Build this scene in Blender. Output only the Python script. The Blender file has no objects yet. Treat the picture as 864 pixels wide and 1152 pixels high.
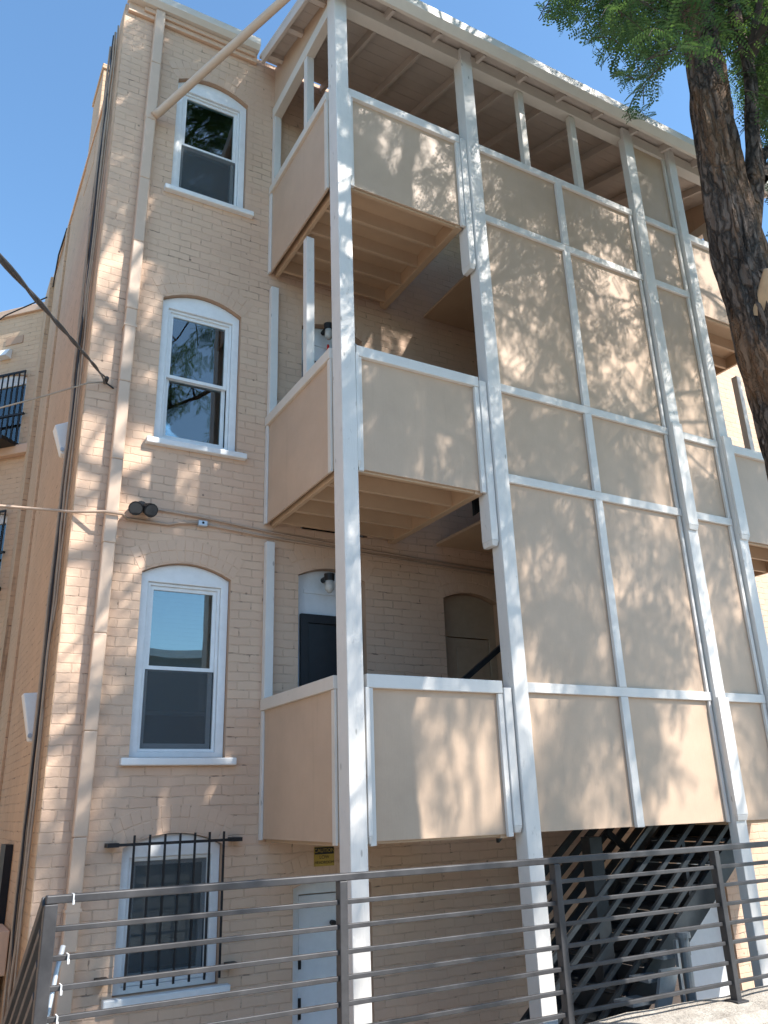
import bpy, bmesh, math, random
import numpy as np
from mathutils import Vector, Matrix, noise
random.seed(7); rng = np.random.default_rng(11)
rad = math.radians
scene = bpy.context.scene
COL = scene.collection

# ------------------------------------------------------------------ camera
C = Vector((0.18364, -7.27118, 1.6))
R = Vector((0.8728594, -0.48700738, -0.03066414))
U = Vector((-0.13993281, -0.31001087, 0.94037868))
F = Vector((0.46747757, 0.81652745, 0.33874421))
cam = bpy.data.cameras.new('camera'); camo = bpy.data.objects.new('camera', cam); COL.objects.link(camo)
camo.matrix_world = Matrix(((R.x, U.x, -F.x, C.x), (R.y, U.y, -F.y, C.y), (R.z, U.z, -F.z, C.z), (0, 0, 0, 1)))
cam.sensor_fit = 'VERTICAL'; cam.sensor_height = 36; cam.lens = 915.23 / 1152 * 36
cam.clip_end = 2000; cam.clip_start = 0.05
scene.camera = camo

# ------------------------------------------------------------------ world, sun
SUN = Vector((0.67, -1.0, 1.32)).normalized()
world = bpy.data.worlds.new('World'); scene.world = world; world.use_nodes = True
nt = world.node_tree
sky = nt.nodes.new('ShaderNodeTexSky'); sky.sky_type = 'NISHITA'; sky.sun_disc = False
sky.sun_elevation = math.asin(SUN.z); sky.sun_rotation = math.atan2(SUN.x, SUN.y)
sky.altitude = 0; sky.air_density = 1.0; sky.dust_density = 0.3; sky.ozone_density = 1.0
tn = nt.nodes.new('ShaderNodeMix'); tn.data_type = 'RGBA'; tn.blend_type = 'MULTIPLY'; tn.inputs[0].default_value = 1
tn.inputs[7].default_value = (.86, 1.10, 1.18, 1)
nt.links.new(sky.outputs[0], tn.inputs[6]); nt.links.new(tn.outputs[2], nt.nodes['Background'].inputs[0])
nt.nodes['Background'].inputs[1].default_value = 0.14
sl = bpy.data.lights.new('sun', 'SUN'); sl.energy = 5.0; sl.angle = rad(0.53); sl.color = (1.0, 0.955, 0.89)
so = bpy.data.objects.new('sun', sl); COL.objects.link(so); so.location = (20, -30, 40)
so.rotation_euler = (-SUN).to_track_quat('-Z', 'Y').to_euler()
vs = scene.view_settings; vs.view_transform = 'Standard'; vs.look = 'None'; vs.gamma = 1; vs.use_curve_mapping = False
vs.exposure = 0.95

# ------------------------------------------------------------------ materials
class NT:
    def __init__(s, name):
        s.m = bpy.data.materials.new(name); s.m.use_nodes = True; s.t = s.m.node_tree; s.n = s.t.nodes
        s.b = s.n['Principled BSDF']; s.c = None
    def new(s, kind, **kw):
        o = s.n.new(kind)
        for k, v in kw.items():
            if hasattr(o, k): setattr(o, k, v)
            else: o.inputs[k].default_value = v
        return o
    def link(s, a, b): s.t.links.new(a, b)
    def coord(s, scale=(1, 1, 1)):
        if s.c is None: s.c = s.new('ShaderNodeTexCoord')
        mp = s.new('ShaderNodeMapping'); mp.inputs['Scale'].default_value = scale
        s.link(s.c.outputs['Object'], mp.inputs['Vector']); return mp.outputs[0]
    def noise(s, scale, detail=4, rough=.6, cs=(1, 1, 1)):
        o = s.new('ShaderNodeTexNoise'); o.inputs['Scale'].default_value = scale
        o.inputs['Detail'].default_value = detail; o.inputs['Roughness'].default_value = rough
        s.link(s.coord(cs), o.inputs['Vector']); return o.outputs['Fac']
    def ramp(s, fac, lo, hi, a=(0, 0, 0, 1), b=(1, 1, 1, 1)):
        r = s.new('ShaderNodeValToRGB'); e = r.color_ramp.elements
        e[0].position = lo; e[0].color = a; e[1].position = hi; e[1].color = b
        s.link(fac, r.inputs[0]); return r.outputs[0]
    def mix(s, fac, a, b, mode='MIX'):
        o = s.new('ShaderNodeMix'); o.data_type = 'RGBA'; o.blend_type = mode
        for v, i in ((fac, 0), (a, 6), (b, 7)):
            if hasattr(v, 'is_linked'): s.link(v, o.inputs[i])
            else: o.inputs[i].default_value = v if not isinstance(v, tuple) else (*v[:3], 1)
        return o.outputs[2]
    def math(s, op, a, b=0.0):
        o = s.new('ShaderNodeMath'); o.operation = op
        for v, i in ((a, 0), (b, 1)):
            if hasattr(v, 'is_linked'): s.link(v, o.inputs[i])
            else: o.inputs[i].default_value = v
        return o.outputs[0]
    def bump(s, h, strength, dist=.01, prev=None):
        o = s.new('ShaderNodeBump'); o.inputs['Strength'].default_value = strength; o.inputs['Distance'].default_value = dist
        s.link(h, o.inputs['Height'])
        if prev is not None: s.link(prev, o.inputs['Normal'])
        return o.outputs[0]
    def done(s, col=None, rough=.7, nrm=None, metal=0, spec=.4):
        if col is not None:
            if hasattr(col, 'is_linked'): s.link(col, s.b.inputs['Base Color'])
            else: s.b.inputs['Base Color'].default_value = (*col[:3], 1)
        if hasattr(rough, 'is_linked'): s.link(rough, s.b.inputs['Roughness'])
        else: s.b.inputs['Roughness'].default_value = rough
        if nrm is not None: s.link(nrm, s.b.inputs['Normal'])
        s.b.inputs['Metallic'].default_value = metal; s.b.inputs['Specular IOR Level'].default_value = spec
        return s.m

def mat_brick(name, base, axis, course=.083, dark=.5, streak=.25):
    q = NT(name)
    tc = q.new('ShaderNodeTexCoord'); sp = q.new('ShaderNodeSeparateXYZ'); q.link(tc.outputs['Object'], sp.inputs[0])
    cb = q.new('ShaderNodeCombineXYZ')
    if axis == 'x': q.link(sp.outputs[0], cb.inputs[0])
    elif axis == 'y': q.link(sp.outputs[1], cb.inputs[0])
    else:
        q.link(q.math('ADD', q.math('MULTIPLY', sp.outputs[0], .7), q.math('MULTIPLY', sp.outputs[1], -.7)), cb.inputs[0])
    q.link(sp.outputs[2], cb.inputs[1])
    ds = q.new('ShaderNodeTexNoise'); ds.inputs['Scale'].default_value = 6; ds.inputs['Detail'].default_value = 3
    q.link(cb.outputs[0], ds.inputs['Vector'])
    va = q.new('ShaderNodeVectorMath'); va.operation = 'SCALE'; va.inputs['Scale'].default_value = .03
    vs_ = q.new('ShaderNodeVectorMath'); vs_.operation = 'SUBTRACT'; vs_.inputs[1].default_value = (.5, .5, .5)
    q.link(ds.outputs['Color'], vs_.inputs[0]); q.link(vs_.outputs[0], va.inputs[0])
    ad = q.new('ShaderNodeVectorMath'); ad.operation = 'ADD'; q.link(cb.outputs[0], ad.inputs[0]); q.link(va.outputs[0], ad.inputs[1])
    br = q.new('ShaderNodeTexBrick'); q.link(ad.outputs[0], br.inputs['Vector'])
    br.inputs['Scale'].default_value = 1; br.inputs['Brick Width'].default_value = .225; br.inputs['Row Height'].default_value = course
    br.inputs['Mortar Size'].default_value = .007; br.inputs['Mortar Smooth'].default_value = .45
    br.inputs['Color1'].default_value = (.4, .4, .4, 1); br.inputs['Color2'].default_value = (.6, .6, .6, 1); br.inputs['Mortar'].default_value = (.5, .5, .5, 1)
    mort = br.outputs['Fac']
    # some joints filled by paint, some raked out and dark
    sel = q.ramp(q.noise(2.6, 5, .7), .50, .62)
    sel2 = q.ramp(q.noise(6.0, 4, .65, (.8, .8, 2.2)), .585, .65)
    deep = q.math('MULTIPLY', q.ramp(mort, .35, .8), q.math('MAXIMUM', q.math('MULTIPLY', sel, .35), sel2))
    mott = q.ramp(q.noise(1.1, 6, .65), .3, .75)
    var = q.mix(mott, tuple(c * .9 for c in base), tuple(min(1, c * 1.07) for c in base))
    tint = q.mix(.16, var, br.outputs['Color'], 'OVERLAY')
    wear = q.ramp(q.noise(14, 6, .7), .70, .80)
    tint = q.mix(q.math('MULTIPLY', wear, .35), tint, (.74, .68, .6))
    col = q.mix(q.math('MULTIPLY', q.math('MULTIPLY', mort, q.ramp(q.noise(1.9, 4, .6), .38, .66)), .14), tint, tuple(c * .7 for c in base))
    col = q.mix(q.math('MULTIPLY', deep, dark), col, (.07, .05, .04))
    vo = q.new('ShaderNodeTexVoronoi'); vo.inputs['Scale'].default_value = 7; q.link(q.coord(), vo.inputs['Vector'])
    pk = q.math('MULTIPLY', q.ramp(vo.outputs['Distance'], .06, .11, (1, 1, 1, 1), (0, 0, 0, 1)), q.ramp(q.noise(3.1, 3, .6), .52, .6))
    col = q.mix(q.math('MULTIPLY', pk, .75), col, (.09, .06, .045))
    streaks = q.ramp(q.noise(.9, 6, .7, (3, 3, .35)), .58, .80)
    col = q.mix(q.math('MULTIPLY', streaks, streak), col, tuple(c * .62 for c in base))
    if streak > .3:  # narrow dark upright streaks, mixed into the side wall's brick colour
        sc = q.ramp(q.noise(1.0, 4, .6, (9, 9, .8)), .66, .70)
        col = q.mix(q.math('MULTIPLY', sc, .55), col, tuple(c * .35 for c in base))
    h = q.math('SUBTRACT', q.math('MULTIPLY', q.noise(30, 5, .6), .35), q.math('MULTIPLY', mort, q.ramp(q.noise(1.6, 5, .65), .36, .6, (.3, .3, .3, 1))))
    n1 = q.bump(h, .75, .011)
    n2 = q.bump(q.noise(3.3, 5, .6), .4, .03, n1)
    return q.done(col, .72, n2, spec=.3)

def mat_paint(name, base, vert=True, grain=.25, chips=0.0, rough=.55, var=.1, knots=False, drip=.22):
    q = NT(name)
    g = q.noise(9, 5, .65, (9, 9, .5) if vert else (.5, 9, 9))
    m = q.ramp(q.noise(1.7, 6, .7), .3, .75)
    col = q.mix(m, tuple(c * (1 - var) for c in base), tuple(min(.9, c * (1 + var * .6)) for c in base))
    col = q.mix(q.math('MULTIPLY', g, grain * .5), col, tuple(c * .72 for c in base))
    if chips:
        ch = q.ramp(q.noise(16, 6, .75, (1, 1, .4)), .69 - chips * .1, .75)
        col = q.mix(q.math('MULTIPLY', ch, .7), col, (.27, .23, .19))
    if knots:
        v = q.new('ShaderNodeTexVoronoi'); v.inputs['Scale'].default_value = 4.5
        q.link(q.coord((1.6, 1.6, .55)), v.inputs['Vector'])
        k = q.ramp(v.outputs['Distance'], .045, .075, (1, 1, 1, 1), (0, 0, 0, 1))
        col = q.mix(q.math('MULTIPLY', k, .6), col, (.2, .18, .16))
    st = q.ramp(q.noise(1.3, 5, .7, (5, 5, .3)), .6, .85)
    col = q.mix(q.math('MULTIPLY', st, drip), col, tuple(c * .6 for c in base))
    n = q.bump(g, grain, .004)
    n = q.bump(q.noise(1.1, 3, .5), .25, .05, n)
    n = q.bump(q.noise(60, 3, .6), .1, .003, n)
    return q.done(col, rough, n, spec=.35)

def mat_plain(name, base, rough=.6, metal=0, var=.12, bump=.15, scale=12, spec=.4):
    q = NT(name)
    col = q.mix(q.ramp(q.noise(scale, 5, .65), .3, .7), tuple(c * (1 - var) for c in base), tuple(min(.95, c * (1 + var)) for c in base))
    return q.done(col, rough, q.bump(q.noise(scale * 4, 4, .6), bump, .004), metal, spec)

TAN = (.655, .455, .325); PANEL = (.545, .395, .285)
M = {}
M['brick_x'] = mat_brick('painted_brick_front', TAN, 'x', dark=.62)
M['brick_y'] = mat_brick('painted_brick_side', (.53, .365, .235), 'y', dark=.85, streak=.45)  # paint of the front; the side's dimmer, warmer light is in the base
M['brick_d'] = mat_brick('painted_brick_far', (.60, .42, .28), 'd', dark=.5)
M['stucco'] = mat_paint('painted_masonry', TAN, grain=.12)
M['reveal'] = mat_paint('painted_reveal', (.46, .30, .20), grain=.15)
M['panel'] = mat_paint('tan_plywood', PANEL, grain=.25, var=.11, rough=.5, drip=.38)
M['white'] = mat_paint('white_timber', (.71, .675, .635), grain=.45, chips=.65, knots=True, drip=.35, var=.1)
M['white_h'] = mat_paint('white_rail_timber', (.71, .675, .635), vert=False, grain=.35, chips=.25, var=.1)
M['trim'] = mat_paint('cream_trim', (.66, .60, .53), grain=.25, chips=.2)
M['soffit'] = mat_paint('tan_joist_timber', (.52, .36, .235), vert=False, grain=.3)
M['roofboard'] = mat_paint('grey_beige_boards', (.60, .52, .46), vert=False, grain=.3)
M['gutter'] = mat_paint('gutter_metal', (.66, .59, .51), vert=False, grain=.1, rough=.4)
M['pipe'] = mat_paint('pipe_paint', (.62, .46, .345), grain=.08, rough=.45)
M['winwhite'] = mat_plain('window_white', (.78, .79, .79), .45, var=.05)
M['sill'] = mat_paint('sill_white', (.78, .78, .77), vert=False, grain=.2, chips=.6)
M['grey_brick'] = mat_brick('grey_brick', (.26, .23, .21), 'x')
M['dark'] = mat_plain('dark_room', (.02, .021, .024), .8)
M['blind'] = mat_plain('blind_cloth', (.52, .56, .56), .7, var=.05)
M['metal'] = mat_plain('dark_grey_steel', (.06, .058, .06), .5, .35, var=.3, scale=6)
M['stair'] = mat_plain('stair_steel', (.032, .038, .044), .45, .35, var=.3, scale=5)
M['black'] = mat_plain('black_iron', (.018, .018, .02), .45, .3)
M['cable'] = mat_plain('cable_rubber', (.035, .034, .036), .6)
M['cable_tan'] = mat_plain('painted_cable', (.36, .28, .21), .7)
M['cable_old'] = mat_plain('faded_cable', (.20, .17, .15), .7)
M['conduit_paint'] = mat_paint('conduit_paint', (.46, .33, .245), vert=False, grain=.1)
M['screen'] = mat_plain('door_screen', (.016, .017, .02), .3, spec=.25)
M['galv_dark'] = mat_plain('dull_steel', (.20, .22, .235), .5, .3)
M['lens'] = mat_plain('dark_lens', (.05, .055, .06), .12)
M['plastic'] = mat_plain('white_plastic', (.75, .76, .76), .4, var=.04)
M['galv'] = mat_plain('galvanised_steel', (.48, .52, .56), .4, .5)
M['door'] = mat_plain('white_door_paint', (.70, .73, .75), .5, var=.04)
M['browndoor'] = mat_plain('tan_door_paint', (.40, .30, .21), .5, var=.06)
M['red'] = mat_plain('red_plastic', (.62, .03, .03), .4)
M['yellow'] = mat_plain('sign_yellow', (.42, .29, .05), .5)
M['signblack'] = mat_plain('sign_black', (.012, .012, .012), .5)
M['lampglass'] = mat_plain('jar_glass', (.5, .5, .48), .15)
def concrete():
    q = NT('rough_concrete')
    a = q.ramp(q.noise(5, 8, .75), .3, .7)
    col = q.mix(a, (.30, .26, .22), (.58, .53, .46))
    p = q.ramp(q.noise(55, 4, .6), .55, .7)
    col = q.mix(q.math('MULTIPLY', p, .6), col, (.2, .17, .15))
    n = q.bump(q.noise(35, 8, .7), .9, .02); n = q.bump(q.noise(6, 4, .6), .5, .05, n)
    return q.done(col, .9, n, spec=.2)
M['concrete'] = concrete()
M['asphalt'] = mat_plain('asphalt', (.20, .185, .165), .9, var=.25, bump=.5)
M['paving'] = mat_plain('sidewalk_concrete', (.42, .39, .35), .9, var=.15, bump=.4)
M['yard'] = mat_plain('yard_concrete', (.38, .34, .29), .9, var=.2, bump=.4)
def glass():
    q = NT('window_glass'); n = q.n; n.remove(q.b)
    tr = q.new('ShaderNodeBsdfTransparent'); tr.inputs[0].default_value = (.72, .80, .80, 1)
    gl = q.new('ShaderNodeBsdfGlossy'); gl.inputs['Roughness'].default_value = .01; gl.inputs[0].default_value = (.9, .97, 1, 1)
    fr = q.new('ShaderNodeFresnel'); fr.inputs['IOR'].default_value = 2.1
    nz = q.bump(q.noise(1.6, 2, .5), .02, .05); q.link(nz, gl.inputs['Normal'])
    mx = q.new('ShaderNodeMixShader'); q.link(fr.outputs[0], mx.inputs[0]); q.link(tr.outputs[0], mx.inputs[1]); q.link(gl.outputs[0], mx.inputs[2])
    q.link(mx.outputs[0], n['Material Output'].inputs[0]); return q.m
M['glass'] = glass()
def mesh_screen():
    q = NT('mesh_screen'); n = q.n
    q.done((.10, .115, .125), .7, spec=.2)
    tr = q.new('ShaderNodeBsdfTransparent'); mx = q.new('ShaderNodeMixShader'); mx.inputs[0].default_value = .42
    q.link(tr.outputs[0], mx.inputs[1]); q.link(q.b.outputs[0], mx.inputs[2]); q.link(mx.outputs[0], n['Material Output'].inputs[0]); return q.m
M['mesh_screen'] = mesh_screen()
def bark():
    q = NT('bark')
    wv = q.noise(3.5, 3, .5)
    r = q.noise(9, 9, .72, (2.6, 2.6, .42))
    fur = q.new('ShaderNodeTexVoronoi'); fur.feature = 'DISTANCE_TO_EDGE'; fur.inputs['Scale'].default_value = 13
    mp = q.new('ShaderNodeVectorMath'); mp.operation = 'ADD'
    nz = q.new('ShaderNodeTexNoise'); nz.inputs['Scale'].default_value = 4; nz.inputs['Detail'].default_value = 5; q.link(q.coord(), nz.inputs['Vector'])
    sc_ = q.new('ShaderNodeVectorMath'); sc_.operation = 'SCALE'; sc_.inputs['Scale'].default_value = .22; q.link(nz.outputs['Color'], sc_.inputs[0])
    q.link(q.coord((1.5, 1.5, .2)), mp.inputs[0]); q.link(sc_.outputs[0], mp.inputs[1]); q.link(mp.outputs[0], fur.inputs['Vector'])
    ridge = q.ramp(fur.outputs['Distance'], .02, .22)
    h = q.math('ADD', q.math('MULTIPLY', ridge, .8), q.math('MULTIPLY', r, .6))
    col = q.mix(ridge, (.035, .026, .021), (.22, .165, .13))
    col = q.mix(q.ramp(r, .38, .66), q.mix(.4, col, (.035, .026, .022)), q.mix(.35, col, (.29, .235, .195)))
    o = q.ramp(q.noise(2.3, 5, .65, (1.7, 1.7, .42)), .51, .60)
    col = q.mix(q.math('MULTIPLY', o, .55), col, (.32, .175, .09))
    g = q.ramp(q.noise(13, 6, .75, (2, 2, .35)), .60, .70)
    col = q.mix(q.math('MULTIPLY', q.math('MULTIPLY', g, ridge), .6), col, (.44, .40, .37))
    n = q.bump(h, 1.0, .05); n = q.bump(q.noise(34, 7, .7, (3, 3, .6)), .9, .012, n)
    return q.done(col, .9, n, spec=.15)
M['bark'] = bark()
M['twig'] = mat_plain('twig_bark', (.06, .045, .035), .9)
M['stub'] = mat_plain('cut_wood', (.46, .29, .16), .8, bump=.5)
def leafm(name, a, b):
    q = NT(name); n = q.n
    col = q.mix(q.ramp(q.noise(1.4, 4, .7), .35, .65), a, b)
    q.done(col, .5, spec=.35)
    tl = q.new('ShaderNodeBsdfTranslucent'); q.link(q.mix(.5, col, (.22, .36, .05)), tl.inputs[0])
    mx = q.new('ShaderNodeMixShader'); mx.inputs[0].default_value = .34
    q.link(q.b.outputs[0], mx.inputs[1]); q.link(tl.outputs[0], mx.inputs[2]); q.link(mx.outputs[0], n['Material Output'].inputs[0])
    return q.m
M['leaf'] = leafm('locust_leaf', (.028, .070, .033), (.055, .115, .04))

# ------------------------------------------------------------------ mesh helpers
def origin_of(p):
    o = Vector((0, 0, 0))
    while p is not None:
        o += p.location; p = p.parent
    return o
class MB:
    def __init__(s): s.bm = bmesh.new()
    def box(s, x0, x1, y0, y1, z0, z1):
        v = [s.bm.verts.new((x, y, z)) for x in (x0, x1) for y in (y0, y1) for z in (z0, z1)]
        for f in ((0, 1, 3, 2), (4, 6, 7, 5), (0, 4, 5, 1), (2, 3, 7, 6), (0, 2, 6, 4), (1, 5, 7, 3)): s.bm.faces.new([v[i] for i in f])
        return s
    def hexa(s, lo, hi):                       # two quads (lists of 4 points), joined
        a = [s.bm.verts.new(p) for p in lo]; b = [s.bm.verts.new(p) for p in hi]
        s.bm.faces.new(a[::-1]); s.bm.faces.new(b)
        for i in range(4): s.bm.faces.new((a[i], a[(i + 1) % 4], b[(i + 1) % 4], b[i]))
        return s
    def bar(s, p, q, w, h, up=(0, 0, 1)):      # rectangular bar from p to q
        p, q = Vector(p), Vector(q); d = (q - p).normalized(); side = d.cross(Vector(up)).normalized(); u = side.cross(d)
        c = lambda o: [o + side * w / 2 * a + u * h / 2 * b for a, b in ((-1, -1), (1, -1), (1, 1), (-1, 1))]
        return s.hexa(c(p), c(q))
    def prism(s, poly, axis, a, b):            # poly in the two other axes, in order
        def P(c, t):
            if axis == 'y': return (c[0], t, c[1])
            if axis == 'x': return (t, c[0], c[1])
            return (c[0], c[1], t)
        A = [s.bm.verts.new(P(c, a)) for c in poly]; B = [s.bm.verts.new(P(c, b)) for c in poly]
        s.bm.faces.new(A); s.bm.faces.new(B[::-1]); n = len(poly)
        for i in range(n): s.bm.faces.new((A[i], B[i], B[(i + 1) % n], A[(i + 1) % n]))
        return s
    def tube(s, pts, r, n=8, caps=True):
        pts = [Vector(p) for p in pts]; rs = r if isinstance(r, (list, tuple)) else [r] * len(pts)
        prev = None; rings = []
        u = None
        for i, p in enumerate(pts):
            d = (pts[min(i + 1, len(pts) - 1)] - pts[max(i - 1, 0)]).normalized()
            if u is None: u = d.orthogonal().normalized()
            u = (u - d * u.dot(d)).normalized(); w = d.cross(u)
            rings.append([s.bm.verts.new(p + (u * math.cos(2 * math.pi * k / n) + w * math.sin(2 * math.pi * k / n)) * rs[i]) for k in range(n)])
        for a, b in zip(rings, rings[1:]):
            for k in range(n): s.bm.faces.new((a[k], a[(k + 1) % n], b[(k + 1) % n], b[k]))
        if caps: s.bm.faces.new(rings[0][::-1]); s.bm.faces.new(rings[-1])
        return s
    def plate(s, outer, holes, y0, y1):        # (x,z) outline with holes, from y0 (front) to y1
        es = []; loops = []
        for lp in [outer] + holes:
            vv = [s.bm.verts.new((x, y0, z)) for x, z in lp]; loops.append(vv)
            es += [s.bm.edges.new((vv[i], vv[(i + 1) % len(vv)])) for i in range(len(vv))]
        g = bmesh.ops.triangle_fill(s.bm, edges=es, use_beauty=True, use_dissolve=False)
        fs = [f for f in g['geom'] if isinstance(f, bmesh.types.BMFace)]
        mp = {v: s.bm.verts.new((v.co.x, y1, v.co.z)) for lp in loops for v in lp}
        for f in fs: s.bm.faces.new([mp[v] for v in f.verts][::-1])
        for lp in loops:
            for i in range(len(lp)):
                a, b = lp[i], lp[(i + 1) % len(lp)]; s.bm.faces.new((a, b, mp[b], mp[a]))
        return s
    def build(s, name, mat, parent=None, bevel=0, smooth=False, xf=None):
        bm = s.bm
        if xf is not None: bmesh.ops.transform(bm, matrix=xf, verts=bm.verts)
        bmesh.ops.recalc_face_normals(bm, faces=bm.faces)
        o0 = origin_of(parent)
        bmesh.ops.translate(bm, vec=-o0, verts=bm.verts)
        me = bpy.data.meshes.new(name); bm.to_mesh(me); bm.free()
        if smooth: me.shade_smooth()
        me.materials.append(M[mat]); o = bpy.data.objects.new(name, me); COL.objects.link(o); o.parent = parent
        if bevel:
            b = o.modifiers.new('bevel', 'BEVEL'); b.width = bevel; b.segments = 2; b.limit_method = 'ANGLE'
        return o
def tag(o, label, cat, group=None):
    o['label'] = label; o['category'] = cat
    if group: o['group'] = group
    return o
def thing(name, loc, label, cat, group=None):
    o = bpy.data.objects.new(name, None); COL.objects.link(o); o.location = loc; o.empty_display_size = .2
    return tag(o, label, cat, group)
def struct(o): o['kind'] = 'structure'; return o
def arch(x0, x1, zb, zs, rise, n=10):          # opening outline: sill corners, springing, segmental head
    pts = [(x0, zb), (x1, zb)]
    for i in range(n + 1):
        t = i / n; x = x1 + (x0 - x1) * t
        pts.append((x, zs + rise * (1 - (2 * t - 1) ** 2)))
    return pts

# ------------------------------------------------------------------ ground
YG = -1.1
struct(MB().box(-250, 250, -250, -6.4, -.5, -.13).build('street', 'asphalt'))
struct(MB().box(-250, 250, -6.4, -2.9, -.5, 0).build('sidewalk', 'paving', bevel=.01))
struct(MB().box(-250, 250, -2.9, 250, YG - .4, YG).build('yard', 'yard'))

# ------------------------------------------------------------------ apartment building
bld = thing('apartment_building', (1.155, 0, YG), 'tan painted brick apartment building with four white sash windows stacked at its corner', 'building')
XC, XE = 1.155, 11.35
WIN = [(1.805, 2.65, 7.99, 9.56, .13), (1.812, 2.652, 4.99, 6.60, .125), (1.797, 2.636, 2.04, 3.67, .115), (1.80, 2.64, .27, 1.33, .105)]
DOORS = [(3.30, 4.08, YG, .93, .08), (3.335, 4.09, 1.36, 3.80, .10), (3.36, 4.13, 4.29, 6.70, .10), (5.06, 5.80, 1.36, 3.72, .09), (8.08, 8.85, YG, .90, .06)]
holes = [arch(*w) for w in WIN + DOORS]
# keep openings clear of the base line
holes = [[(x, max(z, YG + .02)) for x, z in h] for h in holes]
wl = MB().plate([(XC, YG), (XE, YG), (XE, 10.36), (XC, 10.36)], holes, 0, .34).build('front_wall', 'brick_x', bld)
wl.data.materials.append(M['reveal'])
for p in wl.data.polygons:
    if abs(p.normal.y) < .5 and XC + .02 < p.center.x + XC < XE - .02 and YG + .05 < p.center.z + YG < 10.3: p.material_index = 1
side = [(.342, YG), (.342, 10.36), (.55, 10.36), (.55, 9.68), (5.3, 9.68), (5.3, YG)]
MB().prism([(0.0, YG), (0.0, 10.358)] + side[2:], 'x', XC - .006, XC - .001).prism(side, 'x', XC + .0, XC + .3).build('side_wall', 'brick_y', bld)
MB().box(XC + .3, XE, .36, 5.3, 9.4, 9.6).build('roof', 'asphalt', bld)
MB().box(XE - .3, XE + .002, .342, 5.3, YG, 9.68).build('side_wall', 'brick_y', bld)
MB().box(XC + .3, XE - .3, 5.0, 5.3, YG, 9.39).build('rear_wall', 'brick_x', bld)
ch = MB(); ch.box(XC - .012, XC + .42, 1.36, 2.05, 9.2, 10.72); ch.box(XC - .03, XC + .45, 1.34, 2.07, 10.72, 10.80)
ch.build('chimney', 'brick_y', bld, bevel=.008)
pl_ = MB()
for y0, y1, d in ((3.3, 3.5, .035), (4.7, 5.3, .07)):
    if y0 > 0: pl_.box(XC - d, XC - .003, y0, y1, YG, 9.66)
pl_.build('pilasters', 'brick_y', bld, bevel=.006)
MB().box(XC - .03, XC + .36, .34, 5.32, 9.682, 9.74).build('coping', 'stucco', bld, bevel=.008)
# long dark streaks down the side wall are part of its brick colour
# dark barred cellar window seen edge-on
cw = MB().box(XC - .075, XC - .008, 1.55, 1.95, .66, 1.36).build('cellar_window_guard', 'black', bld)

def voussoirs(x0, x1, zs, rise, name='brick_arch'):
    b = MB(); n = 13; cx = (x0 + x1) / 2; half = (x1 - x0) / 2 + .02
    rr = (half ** 2 + rise ** 2) / (2 * rise); cz = zs + rise - rr; a0 = math.asin(half / rr)
    for ring in range(2):
        r0 = rr + .012 + ring * .112; r1 = r0 + .104
        for i in range(n):
            a = -a0 + 2 * a0 * (i + .035) / n; c = -a0 + 2 * a0 * (i + .965) / n
            e = random.uniform(.001, .005)
            P = lambda r, t, y: (cx + r * math.sin(t), y, cz + r * math.cos(t))
            b.hexa([P(r0, a, .02), P(r0, c, .02), P(r1, c, .02), P(r1, a, .02)], [P(r0, a, -e), P(r0, c, -e), P(r1, c, -e), P(r1, a, -e)])
    b.build(name, 'stucco', bld, bevel=.004)
for w in WIN: voussoirs(w[0], w[1], w[3], w[4])
for w in DOORS[:4]: voussoirs(w[0], w[1], w[3], w[4])

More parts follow.
